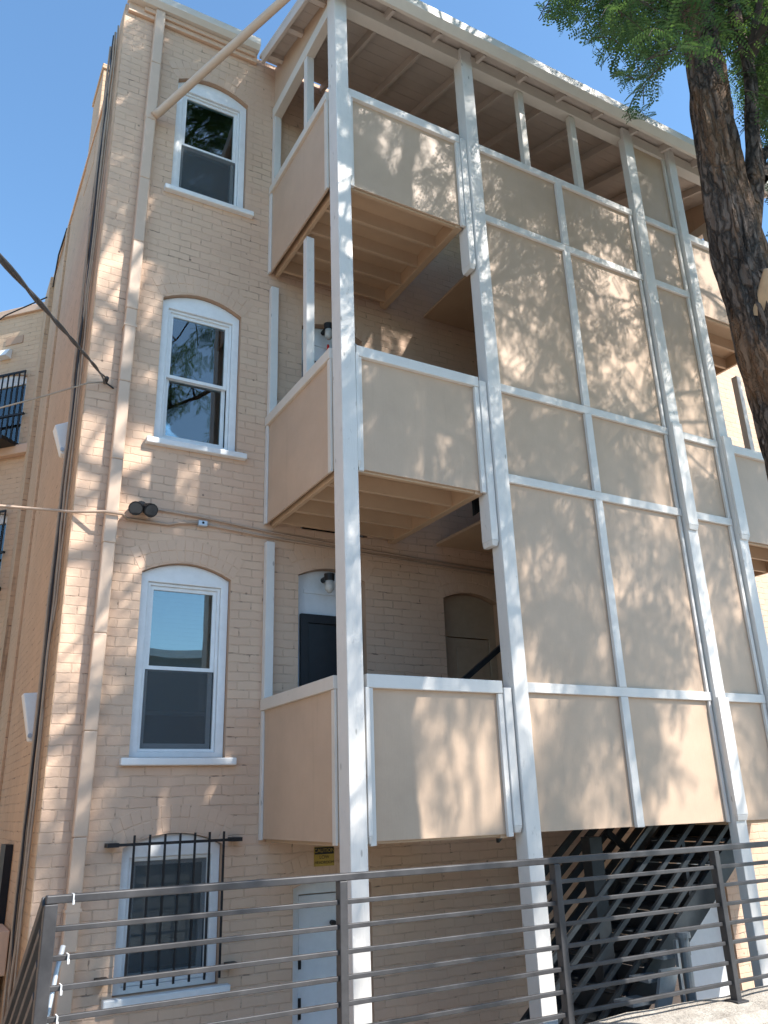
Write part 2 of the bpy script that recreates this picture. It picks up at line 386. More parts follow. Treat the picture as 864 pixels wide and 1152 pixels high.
def sash_window(x0, x1, zb, zs, rise, blind=None, screen=0, name='window'):
    yf = .055
    inset = .075
    oz = zs - .075
    fr = MB().plate([(x, z) for x, z in arch(x0 + .003, x1 - .003, zb + .003, zs - .003, rise)], [[(x0 + inset, zb + .05), (x1 - inset, zb + .05), (x1 - inset, oz), (x0 + inset, oz)]], yf, yf + .11)
    fr = fr.build(name, 'winwhite', bld, bevel=.006)
    def ring(a, b, c, d, t, y0, y1, nm, par, tb=None):
        return MB().plate([(a, c), (b, c), (b, d), (a, d)], [[(a + t, c + (tb or t)), (b - t, c + (tb or t)), (b - t, d - t), (a + t, d - t)]], y0, y1).build(nm, 'winwhite', par, bevel=.004)
    a, b, c, d = x0 + inset + .002, x1 - inset - .002, zb + .052, oz - .002
    ring(a, b, c, d, .026, yf + .025, yf + .055, 'stop', fr)
    mid = c + (d - c) * .485
    ring(a + .026, b - .026, mid - .02, d - .026, .036, yf + .045, yf + .08, 'sash', fr)
    MB().box(a + .06, b - .06, yf + .06, yf + .066, mid + .015, d - .06).build('pane', 'glass', fr)
    ring(a + .026, b - .026, c + .026, mid + .02, .04, yf + .083, yf + .115, 'sash', fr, .05)
    MB().box(a + .06, b - .06, yf + .098, yf + .104, c + .07, mid - .018).build('pane', 'glass', fr)
    if screen:
        top_ = mid - .02 if screen == 1 else d - .03  # full screen of the lowest window is added to cut its reflections
        MB().box(a + .03, b - .03, yf + .036, yf + .038, c + .03, top_).build('insect_screen', 'mesh_screen', fr)
    MB().box(x0 - .075, x1 + .09, -.065, yf - .003, zb - .065, zb - .003).build('sill', 'sill', fr, bevel=.01)
    if blind:
        bl = MB(); z = d
        while z > blind: bl.hexa([(a, .275, z), (b, .275, z), (b, .279, z), (a, .279, z)], [(a, .255, z - .044), (b, .255, z - .044), (b, .259, z - .044), (a, .259, z - .044)]); z -= .04
        bl.box(a, b, .245, .285, blind - .075, blind - .04)
        bl.build('blind', 'blind', fr)
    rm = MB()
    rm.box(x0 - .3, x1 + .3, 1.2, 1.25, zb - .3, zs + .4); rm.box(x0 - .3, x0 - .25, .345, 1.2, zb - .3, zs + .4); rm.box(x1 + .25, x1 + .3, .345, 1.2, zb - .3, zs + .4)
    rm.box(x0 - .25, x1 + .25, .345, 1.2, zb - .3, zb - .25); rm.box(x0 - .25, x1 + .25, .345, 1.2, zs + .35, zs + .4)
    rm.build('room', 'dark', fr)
    return fr
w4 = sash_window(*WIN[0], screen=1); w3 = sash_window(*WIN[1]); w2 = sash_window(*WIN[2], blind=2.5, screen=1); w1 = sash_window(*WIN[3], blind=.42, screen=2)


# window guard
g = MB(); g.bar((1.694, -.11, 1.363), (2.735, -.11, 1.363), .022, .022)
wg = g.build('window_guard', 'black', bld)
MB().bar((1.694, -.11, .407), (2.735, -.11, .407), .022, .022).build('crossbar', 'black', wg)
for x in (1.70, 2.73):
    for z in (1.363, .407): MB().box(x - .045, x + .045, -.125, -.003, z - .016, z + .016).build('bracket', 'black', wg)
for i in range(7):
    x = 1.862 + i * .1245
    MB().box(x - .008, x + .008, -.132, -.116, .335, 1.432).build('bar', 'black', wg)

def door(x0, x1, zb, zs, rise, kind):
    zb = max(zb, YG + .02)
    y = .09
    fr = MB().plate(arch(x0 + .003, x1 - .003, zb + .003, zs - .003, rise), [[(x0 + .09, zb + .01), (x1 - .09, zb + .01), (x1 - .09, zs - .40 if kind != 'plain' else zs - .06), (x0 + .09, zs - .40 if kind != 'plain' else zs - .06)]], y, y + .1)
    dm = 'browndoor' if kind == 'brown' else 'door'
    fr = fr.build('door', dm, bld, bevel=.005)
    top = zs - .41 if kind != 'plain' else zs - .07
    if kind == 'screen':
        MB().box(x0 + .095, x1 - .095, y - .012, y - .003, zs - .16, zs - .12).build('transom_bar', dm, fr)
        sf = MB().plate([(x0 + .05, zb + .01), (x1 - .05, zb + .01), (x1 - .05, top + .03), (x0 + .05, top + .03)], [[(x0 + .13, zb + .12), (x1 - .13, zb + .12), (x1 - .13, top - .06), (x0 + .13, top - .06)]], y - .045, y - .005).build('screen_door', 'black', fr, bevel=.004)
        MB().box(x0 + .12, x1 - .12, y - .026, y - .022, zb + .11, top - .05).build('screen', 'screen', sf)
        MB().box(x0 + .095, x1 - .095, y + .06, y + .09, zb + .02, top).build('inner_door', 'dark', fr)
    else:
        lf = MB().box(x0 + .095, x1 - .095, y + .012, y + .05, zb + .012, top).build('door_leaf', dm, fr, bevel=.004)
        if kind == 'brown':
            k = MB()
            for zz in (zb + .25, zb + 1.15): k.box(x0 + .2, x1 - .2, y + .002, y + .011, zz, zz + .7)
            k.build('door_panel', dm, lf, bevel=.006)
        else:
            MB().tube([(x0 + .42, y - .045, .62), (x0 + .42, y + .01, .62)], .022, 10).build('handle', 'black', lf)
            h = MB(); h.box(x0 + .092, x0 + .115, y - .008, y + .008, -.1, .06); h.box(x0 + .092, x0 + .115, y - .008, y + .008, .28, .37); h.build('hinge', 'black', lf)
    return fr
d0 = door(*DOORS[0], 'plain'); door(*DOORS[1], 'screen'); door(*DOORS[2], 'screen'); door(*DOORS[3], 'brown'); door(*DOORS[4], 'plain')

# gutter and downspout of the main wall
gt = MB()
prof = [(-.16, 10.52), (-.15, 10.52), (-.145, 10.44), (-.11, 10.41), (-.03, 10.41), (-.03, 10.52), (-.004, 10.52), (-.004, 10.365), (-.12, 10.365), (-.165, 10.42)]
gt.prism(prof, 'x', 1.16, 2.73); gtr = gt.build('gutter', 'gutter', bld)
MB().box(1.18, 2.73, -.045, -.002, 10.24, 10.364).build('cornice_board', 'stucco', bld, bevel=.006)
MB().box(1.35, 2.70, -.075, -.047, 10.30, 10.36).build('cornice_board', 'stucco', bld, bevel=.006)
ds = MB(); n = 14
for i in range(n):
    z0 = YG + .1 + (10.36 - YG - .1) * i / n; z1 = YG + .1 + (10.36 - YG - .1) * (i + 1) / n
    xa = 1.425 + .105 * (z0 + 1) / 11.4; xb = 1.425 + .105 * (z1 + 1) / 11.4; hw = .055
    f = .003 * (i % 3 == 0)
    ds.hexa([(xa - hw - f, -.105, z0), (xa + hw + f, -.105, z0), (xa + hw + f, -.02, z0), (xa - hw - f, -.02, z0)], [(xb - hw, -.105, z1), (xb + hw, -.105, z1), (xb + hw, -.02, z1), (xb - hw, -.02, z1)])
dso = ds.build('downspout', 'pipe', bld, bevel=.012)
for z in (.9, 6.1):
    xa = 1.425 + .105 * (z + 1) / 11.4; MB().box(xa - .062, xa + .062, -.109, -.002, z, z + .025).build('bracket', 'pipe', dso)

# ------------------------------------------------------------------ porch tower
por = thing('porch_tower', (3.0, -1.7, YG), 'four storey timber porch tower with tan plywood panels and white posts on the brick building', 'porch')
YF, YR, YP = -1.74, -1.70, -1.665           # post face, batten face, panel face
LV = [1.353, 4.282, 7.253]; TOP = [2.557, 5.457, 8.44]; R2, R4 = 7.493, 4.499
ZT = 9.73
def post(x0b, x1b, x0t, x1t, yb=-1.56):
    b = MB(); n = 12
    for i in range(n):
        t0, t1 = i / n, (i + 1) / n; z0 = YG + (ZT - YG) * t0; z1 = YG + (ZT - YG) * t1
        L = lambda a, c, t: a + (c - a) * t
        q = lambda t, z: [(L(x0b, x0t, t), YF, z), (L(x1b, x1t, t), YF, z), (L(x1b, x1t, t), yb, z), (L(x0b, x0t, t), yb, z)]
        b.hexa(q(t0, z0), q(t1, z1))
    bmesh.ops.remove_doubles(b.bm, verts=b.bm.verts, dist=1e-5)
    fs = [f for f in b.bm.faces if abs(f.normal.z) > .9 and YG + .1 < f.calc_center_median().z < ZT - .1]
    return b.build('post', 'white', por, bevel=.006)
p1 = post(3.0, 3.14, 2.955, 3.095); p2 = post(4.565, 4.715, 4.55, 4.70, -1.59); p3 = post(7.05, 7.19, 7.065, 7.225, -1.645); p4 = post(7.88, 8.02, 7.87, 8.01, -1.645); p5 = post(9.40, 9.55, 9.40, 9.55)
def scab(pst, x0, x1, y0, y1, z0, z1):
    b = MB(); c = .05
    b.hexa([(x0 + .012, y0 + .015, z0), (x1 - .012, y0 + .015, z0), (x1 - .012, y1, z0), (x0 + .012, y1, z0)], [(x0, y0, z0 + c), (x1, y0, z0 + c), (x1, y1, z0 + c), (x0, y1, z0 + c)])
    b.box(x0, x1, y0, y1, z0 + c + .001, z1)
    b.build('splice_board', 'white', pst, bevel=.004)
for z0, z1 in ((6.72, 8.40), (3.76, 5.42), (1.36, 2.50)): scab(p2, 4.47, 4.548, -1.715, -1.565, z0, z1)
for z0, z1 in ((4.25, 5.50), (1.36, 2.5)):
    scab(p3, 7.045, 7.195, YF - .035, YF - .002, z0, z1); scab(p4, 7.875, 8.02, YF - .035, YF - .002, z0, z1)
scab(p1, 3.142, 3.175, -1.735, -1.60, 1.34, 2.45); scab(p1, 3.118, 3.15, -1.735, -1.6, 4.27, 5.36); scab(p1, 3.10, 3.13, -1.735, -1.6, 7.25, 8.33)

def guard(x0, x1, zb, zt, trims=True, deck=True):
    p = MB().box(x0, x1, YP, YP + .018, zb, zt - .10).build('guard_panel', 'panel', por)
    MB().box(x0, x1, YR - .006, YR + .085, zt - .105, zt).build('rail', 'white_h', p, bevel=.005)
    MB().box(x0 + .005, x0 + .055, YR, YP - .001, zb - .03, zt - .107).build('batten', 'white', p, bevel=.004)
    MB().box(x1 - .05, x1, YR, YP - .001, zb - .02, zt - .107).build('batten', 'white', p, bevel=.004)
    return p
for zb, zt in zip(LV, TOP):
    off = .04 - .01 * (zb - 1.3)
    guard(3.10 + off + .03, 4.466, zb, zt)
    guard(8.022, 9.395, zb, zt)
# panelled stair bays
def bay(x0, x1, xm, levels, ztop):
    cols = [(x0, x1)] if xm is None else [(x0, xm), (xm, x1)]
    zs = levels
    for a, b in cols:
        for lo, hi in zip(zs, zs[1:]):
            MB().box(a + .002, b - .002, YP, YP + .016, lo + .002, hi - .002).build('wall_panel', 'panel', por)
rows = [LV[0], TOP[0], R4, TOP[1], R2, TOP[2]]
bay(4.717, 7.04, 5.86, rows, None); bay(7.22, 7.86, None, rows + [ZT - .02], None)
def batten_h(x0, x1, z, h=.085): MB().box(x0, x1, YR, YP - .002, z - h, z).build('batten', 'white_h', por, bevel=.004)
for z in rows[1:]:
    batten_h(4.717, 7.05, z); batten_h(7.215, 7.862, z)
MB().box(4.717, 7.05, YP + .02, YP + .10, TOP[2] - .06, TOP[2] + .002).build('rail', 'white_h', por, bevel=.004)
zz = [LV[0] - .005] + rows[1:]
for lo, hi in zip(zz, zz[1:]):
    MB().box(5.815, 5.905, YR - .004, YP - .002, lo + (.001 if lo > 1.5 else 0), hi - .087).build('batten', 'white', por, bevel=.004)
    MB().box(4.72, 4.745, YR + .008, YP - .002, lo + .001, hi - .087).build('batten', 'white', por, bevel=.003)
    MB().box(7.0, 7.035, YR + .008, YP - .002, lo + .001, hi - .087).build('batten', 'white', por, bevel=.003)
    MB().box(7.81, 7.856, YR + .004, YP - .002, lo + .001, hi - .087).build('batten', 'white', por, bevel=.003)
MB().box(7.81, 7.856, YR + .004, YP - .002, TOP[2] + .001, ZT - .02).build('batten', 'white', por, bevel=.003)
for x in (5.39, 6.20): MB().box(x, x + .085, -1.69, -1.62, TOP[2] + .003, 9.56).build('stud', 'trim', por, bevel=.004)
# side guards (both ends)
def side_guard(xf, sgn, zb, zt, xt=None):
    xo = xf; xi = xf + sgn * .018
    X = lambda a, b: (min(a, b), max(a, b))
    p = MB().box(*X(xo, xi), -1.558, -.004, zb, zt - .10).build('guard_panel', 'panel', por)
    MB().box(*X(xo - sgn * .03, xi + sgn * .06), -1.558, -.004, zt - .105, zt).build('rail', 'trim', p, bevel=.005)
    MB().box(*X(xo - sgn * .022, xo - sgn * .001), -.06, -.004, zb - .01, zt - .107).build('batten', 'white', p, bevel=.003)
    MB().box(*X(xo - sgn * .022, xo - sgn * .001), -1.558, -1.50, zb - .02, zt - .107).build('batten', 'trim', p, bevel=.003)
for i, (zb, zt) in enumerate(zip(LV, TOP)):
    side_guard(2.985 - .012 * i, 1, zb, zt); side_guard(9.54, -1, zb, zt)
    hi = (LV[1] - .20, LV[2] - .20, 9.50)[i]
    for x0 in (2.965, 9.46):
        MB().box(x0, x0 + .085, -.075, -.003, zt + .002, hi).build('wall_stud', 'white', por, bevel=.004)
        if i > 0 or x0 > 5: MB().box(x0, x0 + .085, -1.02, -.935, zt + .002, hi).build('stud', 'white', por, bevel=.004)
# decks
def deck(x0, x1, zb, hx):
    d = MB().box(x0, x1, -1.655, -.004, zb + .13, zb + .16).build('floor', 'soffit', por)
    ys = [-1.62, -1.25, -.88, -.51, -.14]
    for y in ys: MB().box(x0 + .02, x1 - .02, y - .02, y + .02, zb - .02, zb + .129).build('joist', 'soffit', d, bevel=.004)
    MB().box(hx - .04, hx + .04, -1.65, -.02, zb - .03, zb + .128).build('beam', 'soffit', d, bevel=.004)
    xs = x0 if hx > x0 + .5 else x1
    MB().box(xs + (.021 if xs == x0 else -.06), xs + (.06 if xs == x0 else -.021), -1.59, -.02, zb - .03, zb + .128).build('beam', 'soffit', d, bevel=.004)
for zb in LV: deck(3.005, 4.40, zb, 4.41); deck(8.06, 9.52, zb, 8.02)
for zb in LV: MB().box(7.20, 7.97, -1.655, -.004, zb + .028, zb + .058).build('floor', 'soffit', por)
MB().box(7.06, 9.5, -1.62, -.05, LV[0] - .03, LV[0] + .026).build('floor', 'soffit', por)
for lo, hi in zip(LV, (LV[1], LV[2], TOP[2])): MB().box(7.08, 7.10, -1.555, -.01, lo + .17, hi + .02).build('shade_panel', 'panel', por)  # inner panels added to darken the stairwell
for zb in LV[1:]: MB().box(5.0, 7.07, -1.25, -.004, zb + .03, zb + .06).build('shade_floor', 'soffit', por)  # floors added to keep sun off the stairwell's back wall
# roof
SL = .33; ZW = 10.34
zr = lambda y: ZW + SL * y                   # underside of boards
XL, XR = 2.755, 9.80
rf = MB(); rf.hexa([(XL, -.05, zr(-.05)), (XR, -.05, zr(-.05)), (XR, -1.93, zr(-1.93)), (XL, -1.93, zr(-1.93))], [(XL, -.05, zr(-.05) + .05), (XR, -.05, zr(-.05) + .05), (XR, -1.93, zr(-1.93) + .05), (XL, -1.93, zr(-1.93) + .05)])
roof = rf.build('roof', 'roofboard', por)
seam = MB()
for i in range(11):
    y = -.2 - i * .16; seam.hexa([(XL + .03, y, zr(y) - .004), (XR - .03, y, zr(y) - .004), (XR - .03, y + .148, zr(y + .148) - .004), (XL + .03, y + .148, zr(y + .148) - .004)], [(XL + .03, y, zr(y) - .001), (XR - .03, y, zr(y) - .001), (XR - .03, y + .148, zr(y + .148) - .001), (XL + .03, y + .148, zr(y + .148) - .001)])
seam.build('roof_boards', 'roofboard', roof)
x = 2.99
while x < 9.6:
    r = MB(); h = .115
    r.hexa([(x, -.01, zr(-.01) - h), (x + .04, -.01, zr(-.01) - h), (x + .04, -1.86, zr(-1.86) - h), (x, -1.86, zr(-1.86) - h)], [(x, -.01, zr(-.01) - .005), (x + .04, -.01, zr(-.01) - .005), (x + .04, -1.86, zr(-1.86) - .005), (x, -1.86, zr(-1.86) - .005)])
    r.build('rafter', 'roofboard', roof, bevel=.003); x += .60
for x0 in (XL, XR - .04):                     # rake boards
    r = MB(); r.hexa([(x0, -.12, zr(-.12) - .12), (x0 + .04, -.12, zr(-.12) - .12), (x0 + .04, -1.93, zr(-1.93) - .12), (x0, -1.93, zr(-1.93) - .12)], [(x0, -.12, zr(-.12) - .002), (x0 + .04, -.12, zr(-.12) - .002), (x0 + .04, -1.93, zr(-1.93) - .002), (x0, -1.93, zr(-1.93) - .002)])
    r.build('rake_board', 'roofboard', roof, bevel=.004)
for y in (-.25, -.85, -1.45):
    MB().box(XL + .042, 2.985, y - .03, y + .03, zr(y) - .09, zr(y) - .012).build('outrigger', 'roofboard', roof, bevel=.003)
gp = [(-2.005, zr(-1.93) + .045), (-1.995, zr(-1.93) + .045), (-1.99, zr(-1.93) - .05), (-1.935, zr(-1.93) - .09), (-1.935, zr(-1.93) + .04), (-1.915, zr(-1.93) + .04), (-1.915, zr(-1.93) - .15), (-1.95, zr(-1.93) - .15), (-2.01, zr(-1.93) - .07)]
MB().prism(gp, 'x', XL - .02, XR + .02).build('gutter', 'gutter', roof)
MB().box(2.96, 9.55, -1.70, -1.57, 9.57, 9.735).build('beam', 'trim', por, bevel=.005)
for x0 in (2.955, 9.45):
    MB().box(x0 + .002, x0 + .10, -1.565, -.004, 9.49, 9.645).build('beam', 'trim', por, bevel=.005)
    b = MB(); b.prism([(-1.56, 9.647), (-.004, 9.647), (-.004, zr(-.004) - .01), (-1.56, zr(-1.56) - .01)], 'x', x0 + .03, x0 + .048); b.build('gable_panel', 'panel', por)
# storm drain from the porch gutter to the wall downspout
dp = MB().tube([(1.545, -.115, 8.78), (1.60, -.13, 8.85), (2.66, -1.90, 9.56), (2.80, -1.965, 9.62)], .046, 14).build('drain_pipe', 'pipe', roof, smooth=True)
# board guard at the head of the stair on the top floor
MB().box(4.48, 4.50, -1.5, -.35, LV[2] + .07, LV[2] + .75).build('stair_guard', 'stair', por)
MB().box(4.48, 4.52, -1.5, -.35, LV[1] + .07, LV[1] + .55).build('stair_guard', 'stair', por)

# ------------------------------------------------------------------ steel stairs
st = thing('steel_staircase', (6.0, -.9, YG), 'dark grey steel staircase with slanting rails under the tan porch panels', 'staircase')
S = .75; zn = lambda x: .35 + S * (x - 6.16)
def flight(x0, x1, z, y0, y1, first=False):
    for y in (y0, y1):
        MB().hexa([(x0, y - .02, z(x0) - .30), (x0, y + .02, z(x0) - .30), (x0, y + .02, z(x0) - .03), (x0, y - .02, z(x0) - .03)], [(x1, y - .02, z(x1) - .30), (x1, y + .02, z(x1) - .30), (x1, y + .02, z(x1) - .03), (x1, y - .02, z(x1) - .03)]).build('stringer', 'stair', st)
    k = int((x1 - x0) * S / .19)
    for i in range(k):
        x = x0 + .10 + i * .19 / S
        b = MB(); b.box(x - .03, x + .25, y0 + .022, y1 - .022, z(x) - .03, z(x)); b.box(x + .235, x + .25, y0 + .022, y1 - .022, z(x) + .001, z(x) + .15)
        b.build('tread', 'stair', st)
flight(4.9, 7.55, zn, -1.40, -.42)
for yy, w, offs in ((-1.40, .04, (.08, .27, .48, .69, .90)), (-.30, .068, (-.07, .10, .27, .44, .61, .78))):
    for off in offs:
        xa = 4.95 if w < .05 else 5.75; xb = 6.16 + (1.42 - .35 - off) / S
        MB().bar((xa, yy, zn(xa) + off), (xb, yy, zn(xb) + off), .03, w).build('rail', 'stair', st)
MB().bar((6.72, -.36, 1.26), (7.12, -.36, .98), .03, .07).build('brace', 'stair', st)
MB().box(6.7, 6.74, -1.37, -1.33, zn(6.7) - .1, 1.25).build('rail_post', 'stair', st)
MB().box(5.83, 5.985, -1.06, -.94, YG, 1.26).build('column', 'stair', st, bevel=.005)
MB().tube([(6.165, -1.72, YG), (6.165, -1.72, .46)], .042, 12).tube([(6.165, -1.72, .46), (6.165, -1.72, .50)], .062, 12).build('newel', 'galv_dark', st)
MB().box(6.055, 6.085, -1.735, -1.705, YG, .45).build('rail_post', 'galv_dark', st)
for i in range(4):
    MB().box(5.36 + .2 * i, 5.62 + .2 * i, -1.66, -1.44, -.03 + .15 * i - .12, .0 + .15 * i - .12).build('tread', 'galv_dark', st, bevel=.004)
MB().hexa([(5.62, -1.74, -.35), (5.62, -1.71, -.35), (5.72, -1.71, -.35), (5.72, -1.74, -.35)], [(5.84, -1.74, .25), (5.84, -1.71, .25), (6.05, -1.71, .25), (6.05, -1.74, .25)]).build('stringer', 'galv_dark', st)
flight(4.62, 7.0, lambda x: LV[0] + .12 + .82 * (x - 4.5), -1.62, -1.27)
MB().bar((4.55, -.8, 2.59), (7.1, -.8, 2.59 + .72 * 2.55), .04, .05).build('handrail', 'stair', st)
flight(4.62, 7.0, lambda x: LV[1] + .12 + .82 * (x - 4.5), -1.62, -1.27)

# ------------------------------------------------------------------ street railing
rl = thing('street_railing', (2.5, -2.66, .215), 'dark grey steel railing of horizontal bars across the foreground, sloping down at its left', 'railing')
YL = -2.66; PX = [.885, 2.462, 4.046, 5.60, 7.17]
ZB = [1.085, .958, .830, .702, .575, .448, .322]
for i, x in enumerate(PX):
    w = .034 if i else .045
    MB().box(x - w / 2 - .008, x + w / 2 + .008, YL - .03, YL + .03, .19 if i else -1.0, 1.196).build('post', 'metal', rl, bevel=.004)
    if i: MB().box(x - .06, x + .06, YL - .06, YL + .06, .198, .212).build('base_plate', 'metal', rl, bevel=.003)
MB().box(.86, 7.6, YL - .026, YL + .026, 1.197, 1.236).build('top_rail', 'metal', rl, bevel=.006)
for a, b in zip(PX, PX[1:]):
    for z in ZB: MB().box(a + .026, b - .026, YL - .011, YL + .011, z - .013, z + .013).build('bar', 'metal', rl, bevel=.004)
sr = MB(); xs = .872
T = lambda y: 1.21 - .70 * (y - YL)
MB().bar((xs, YL + .02, T(YL)), (xs, -.55, T(-.55)), .05, .05).build('stair_rail', 'metal', rl, bevel=.005)
for k in range(1, 8):
    MB().bar((xs, YL + .03, T(YL) - .135 * k), (xs, -.55, T(-.55) - .135 * k), .045, .035).build('stair_bar', 'metal', rl, bevel=.003)
MB().box(xs - .025, xs + .025, -.57, -.52, YG, T(-.55)).build('post', 'metal', rl, bevel=.004)
MB().tube([(1.012, -2.36, .97), (.985, -2.40, .87), (.955, -2.45, .70), (.93, -2.5, .55)], .013, 8).build('grab_rail', 'galv', rl, smooth=True)
MB().box(.906, 1.0, -2.652, -2.62, .55, .58).build('grab_rail_bracket', 'galv', rl)
for x, z in ((.985, 1.216), (.985, .958), (.965, .83), (.96, .702)):
    h_ = .021 if z > 1.2 else .015; t = MB().box(x - .003, x + .003, YL - .03, YL + .03, z - h_, z + h_); t.box(x - .004, x + .005, YL - .036, YL - .030, z - .026, z - .006)
    tag(t.build('cable_tie', 'plastic'), 'small white cable tie left on the railing by its left end post', 'cable tie', 'white cable ties on the railing')

# concrete wall carrying the railing
cwm = MB(); xs_ = [-3.0 + .25 * i for i in range(0, 53)]
bm = cwm.bm; prev = None
for i, x in enumerate(xs_):
    if x < .95: continue
    e = lambda s: (noise.noise(Vector((x * 2.2, s, 0))) * .03)
    q = [(-2.96, YG), (-2.96 + e(1), .13 + e(2)), (-2.90 + e(3), .19 + e(4)), (-2.66, .205 + e(5) * .4), (-2.44 + e(6), .195 + e(7)), (-2.38 + e(8), .13), (-2.38, YG)]
    ring = [bm.verts.new((x, a, b)) for a, b in q]
    if prev:
        for k in range(len(q) - 1): bm.faces.new((prev[k], prev[k + 1], ring[k + 1], ring[k]))
    else: bm.faces.new(ring)
    prev = ring
lw = cwm.build('kerb_wall', 'concrete', None)
tag(lw, 'low weathered concrete wall under the grey railing at the lower right', 'wall')
stp = MB()
for i in range(6): stp.box(-.4, .9, -2.9 + .3 * i, -2.6 + .3 * i, YG, -.18 * (i + 1))
struct(stp.build('steps', 'paving'))

# ------------------------------------------------------------------ far brick building at the left
fb = thing('neighbour_building', (1.1, 5.3, YG), 'tan brick building behind at the far left with barred windows and a pale parapet', 'building')
dr = Vector((-.69190536, .72198821, 0)); nn = Vector((-.72198821, -.69190536, 0))
XF = Matrix(((dr.x, -nn.x, 0, 1.1), (dr.y, -nn.y, 0, 5.3), (0, 0, 1, 0), (0, 0, 0, 1)))     # local x along wall, y into it
fw = [(.17, 1.12, 7.0, 8.22, .1), (.19, 1.12, 4.75, 5.86, .08)]
MB().plate([(-.06, YG), (9, YG), (9, 9.4), (-.06, 9.4)], [arch(*w) for w in fw], 0, .3).build('wall', 'brick_d', fb, xf=XF)
MB().box(-.1, 9, -.05, .32, 9.402, 9.53).build('parapet', 'stucco', fb, xf=XF, bevel=.01)
MB().box(8.7, 9, .3, 5, YG, 9.4).build('wall', 'brick_d', fb, xf=XF)
for w in fw:
    f = MB().plate(arch(w[0] + .003, w[1] - .003, w[2] + .003, w[3] - .003, w[4]), [[(w[0] + .06, w[2] + .06), (w[1] - .06, w[2] + .06), (w[1] - .06, w[3] - .1), (w[0] + .06, w[3] - .1)]], .06, .12).build('window', 'winwhite', fb, xf=XF)
    MB().box(w[0] + .05, w[1] - .05, .085, .09, w[2] + .05, w[3] - .09).build('pane', 'glass', f, xf=XF)
    MB().box(w[0] + .05, w[1] - .05, .10, .112, (w[2] + w[3]) / 2 - .02, (w[2] + w[3]) / 2 + .03).build('sash', 'winwhite', f, xf=XF)
    MB().box(w[0] + .04, w[1] - .04, .2, .22, w[2] + .04, w[3]).build('blind', 'blind', f, xf=XF)
    gd = MB().box(w[0] - .03, w[1] + .05, -.09, -.065, w[3] + .02, w[3] + .05).build('window_guard', 'black', fb, xf=XF)
    MB().box(w[0] - .10, w[1] + .05, -.098, -.06, w[2] + .48, w[2] + .51).build('crossbar', 'black', gd, xf=XF)
    MB().box(w[0] - .06, w[1] + .05, -.42, -.01, w[2] - .07, w[2] - .01).build('crossbar', 'black', gd, xf=XF)
    for i in range(10):
        x = w[0] - .02 + i * .105; MB().box(x - .008, x + .008, -.088, -.068, w[2] + .001, w[3] + .02).build('bar', 'black', gd, xf=XF)
MB().box(-.13, 1.3, -.12, -.003, 6.80, 6.95).build('ledge', 'stucco', fb, xf=XF, bevel=.01)
MB().box(.35, .68, -.012, .05, 8.86, 9.0).build('vent', 'reveal', fb, xf=XF)
MB().prism([(-.14, 8.60), (-.003, 8.60), (-.003, 8.76), (-.05, 8.76)], 'x', .54, .74).build('vent_hood', 'plastic', fb, xf=XF)

ld = MB().box(-2.2, 1.135, .98, 2.4, .36, .70); ld.box(-2.2, 1.02, 1.1, 2.4, YG, .358)
tag(ld.build('stoop', 'stucco', bevel=.01), 'tan plastered stoop against the side wall at the lower left', 'stoop')

# ------------------------------------------------------------------ house across the street (seen in the window panes)
sb = thing('street_house', (0, -24, -.13), 'grey brick row house across the street, mirrored in the window panes', 'building')
so_ = [arch(x, x + 1.1, z, z + 1.6, .1, 4) for z in (1.0, 4.3) for x in (-14, -10.5, -7, -3.5, 0, 3.5, 7, 10.5, 14)]
mb = MB(); mb.plate([(-18, -.13), (18, -.13), (18, 7.2), (-18, 7.2)], so_, -24.0, -24.3); mb.build('wall', 'grey_brick', sb)
MB().box(-18, 18, -34, -24.31, -.13, 7.0).build('house_body', 'grey_brick', sb)
MB().box(-18.2, 18.2, -24.4, -23.75, 7.202, 7.5).build('cornice', 'winwhite', sb)
for i, h_ in enumerate(so_):
    x0_, z0_ = h_[0]
    MB().plate([(x0_ + .01, z0_ + .01), (x0_ + 1.09, z0_ + .01), (x0_ + 1.09, z0_ + 1.6), (x0_ + .01, z0_ + 1.6)], [[(x0_ + .1, z0_ + .1), (x0_ + 1.0, z0_ + .1), (x0_ + 1.0, z0_ + .78), (x0_ + .1, z0_ + .78)], [(x0_ + .1, z0_ + .85), (x0_ + 1.0, z0_ + .85), (x0_ + 1.0, z0_ + 1.5), (x0_ + .1, z0_ + 1.5)]], -24.06, -24.12).build('window', 'winwhite', sb)

# building across the alley, left of the picture: its sunny wall throws warm light on the side wall
ab = thing('alley_building', (-2.5, 1, YG), 'tan brick building across the alley whose wall the left conduit reaches', 'building')
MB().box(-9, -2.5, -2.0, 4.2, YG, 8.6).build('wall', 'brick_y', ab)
MB().box(-9.05, -2.44, -2.06, 4.26, 8.602, 8.75).build('coping', 'stucco', ab)

# ------------------------------------------------------------------ small fittings
fl = thing('floodlight', (1.72, -.02, 4.25), 'black twin head floodlight on the brick wall between the second and third windows', 'light')
MB().tube([(1.74, -.004, 4.28), (1.74, -.03, 4.28)], .05, 14).build('base', 'black', fl)
for s, x in ((-1, 1.675), (1, 1.79)):
    h = MB().tube([(1.735, -.03, 4.27), (x, -.07, 4.245)], .014, 8)
    h.tube([(x - s * .01, -.03, 4.27), (x, -.09, 4.235), (x + s * .012, -.16, 4.20)], [.042, .058, .066], 14)
    hd = h.build('lamp_head', 'black', fl, smooth=False)
    MB().tube([(x + s * .0125, -.161, 4.199), (x + s * .013, -.164, 4.197)], .056, 14).build('lens', 'lens', hd)
jb = thing('junction_box', (2.33, -.02, 4.19), 'small grey metal junction box on the conduit between the second and third windows', 'electrical box')
MB().box(2.28, 2.37, -.05, -.003, 4.16, 4.215).build('box', 'galv', jb, bevel=.006)
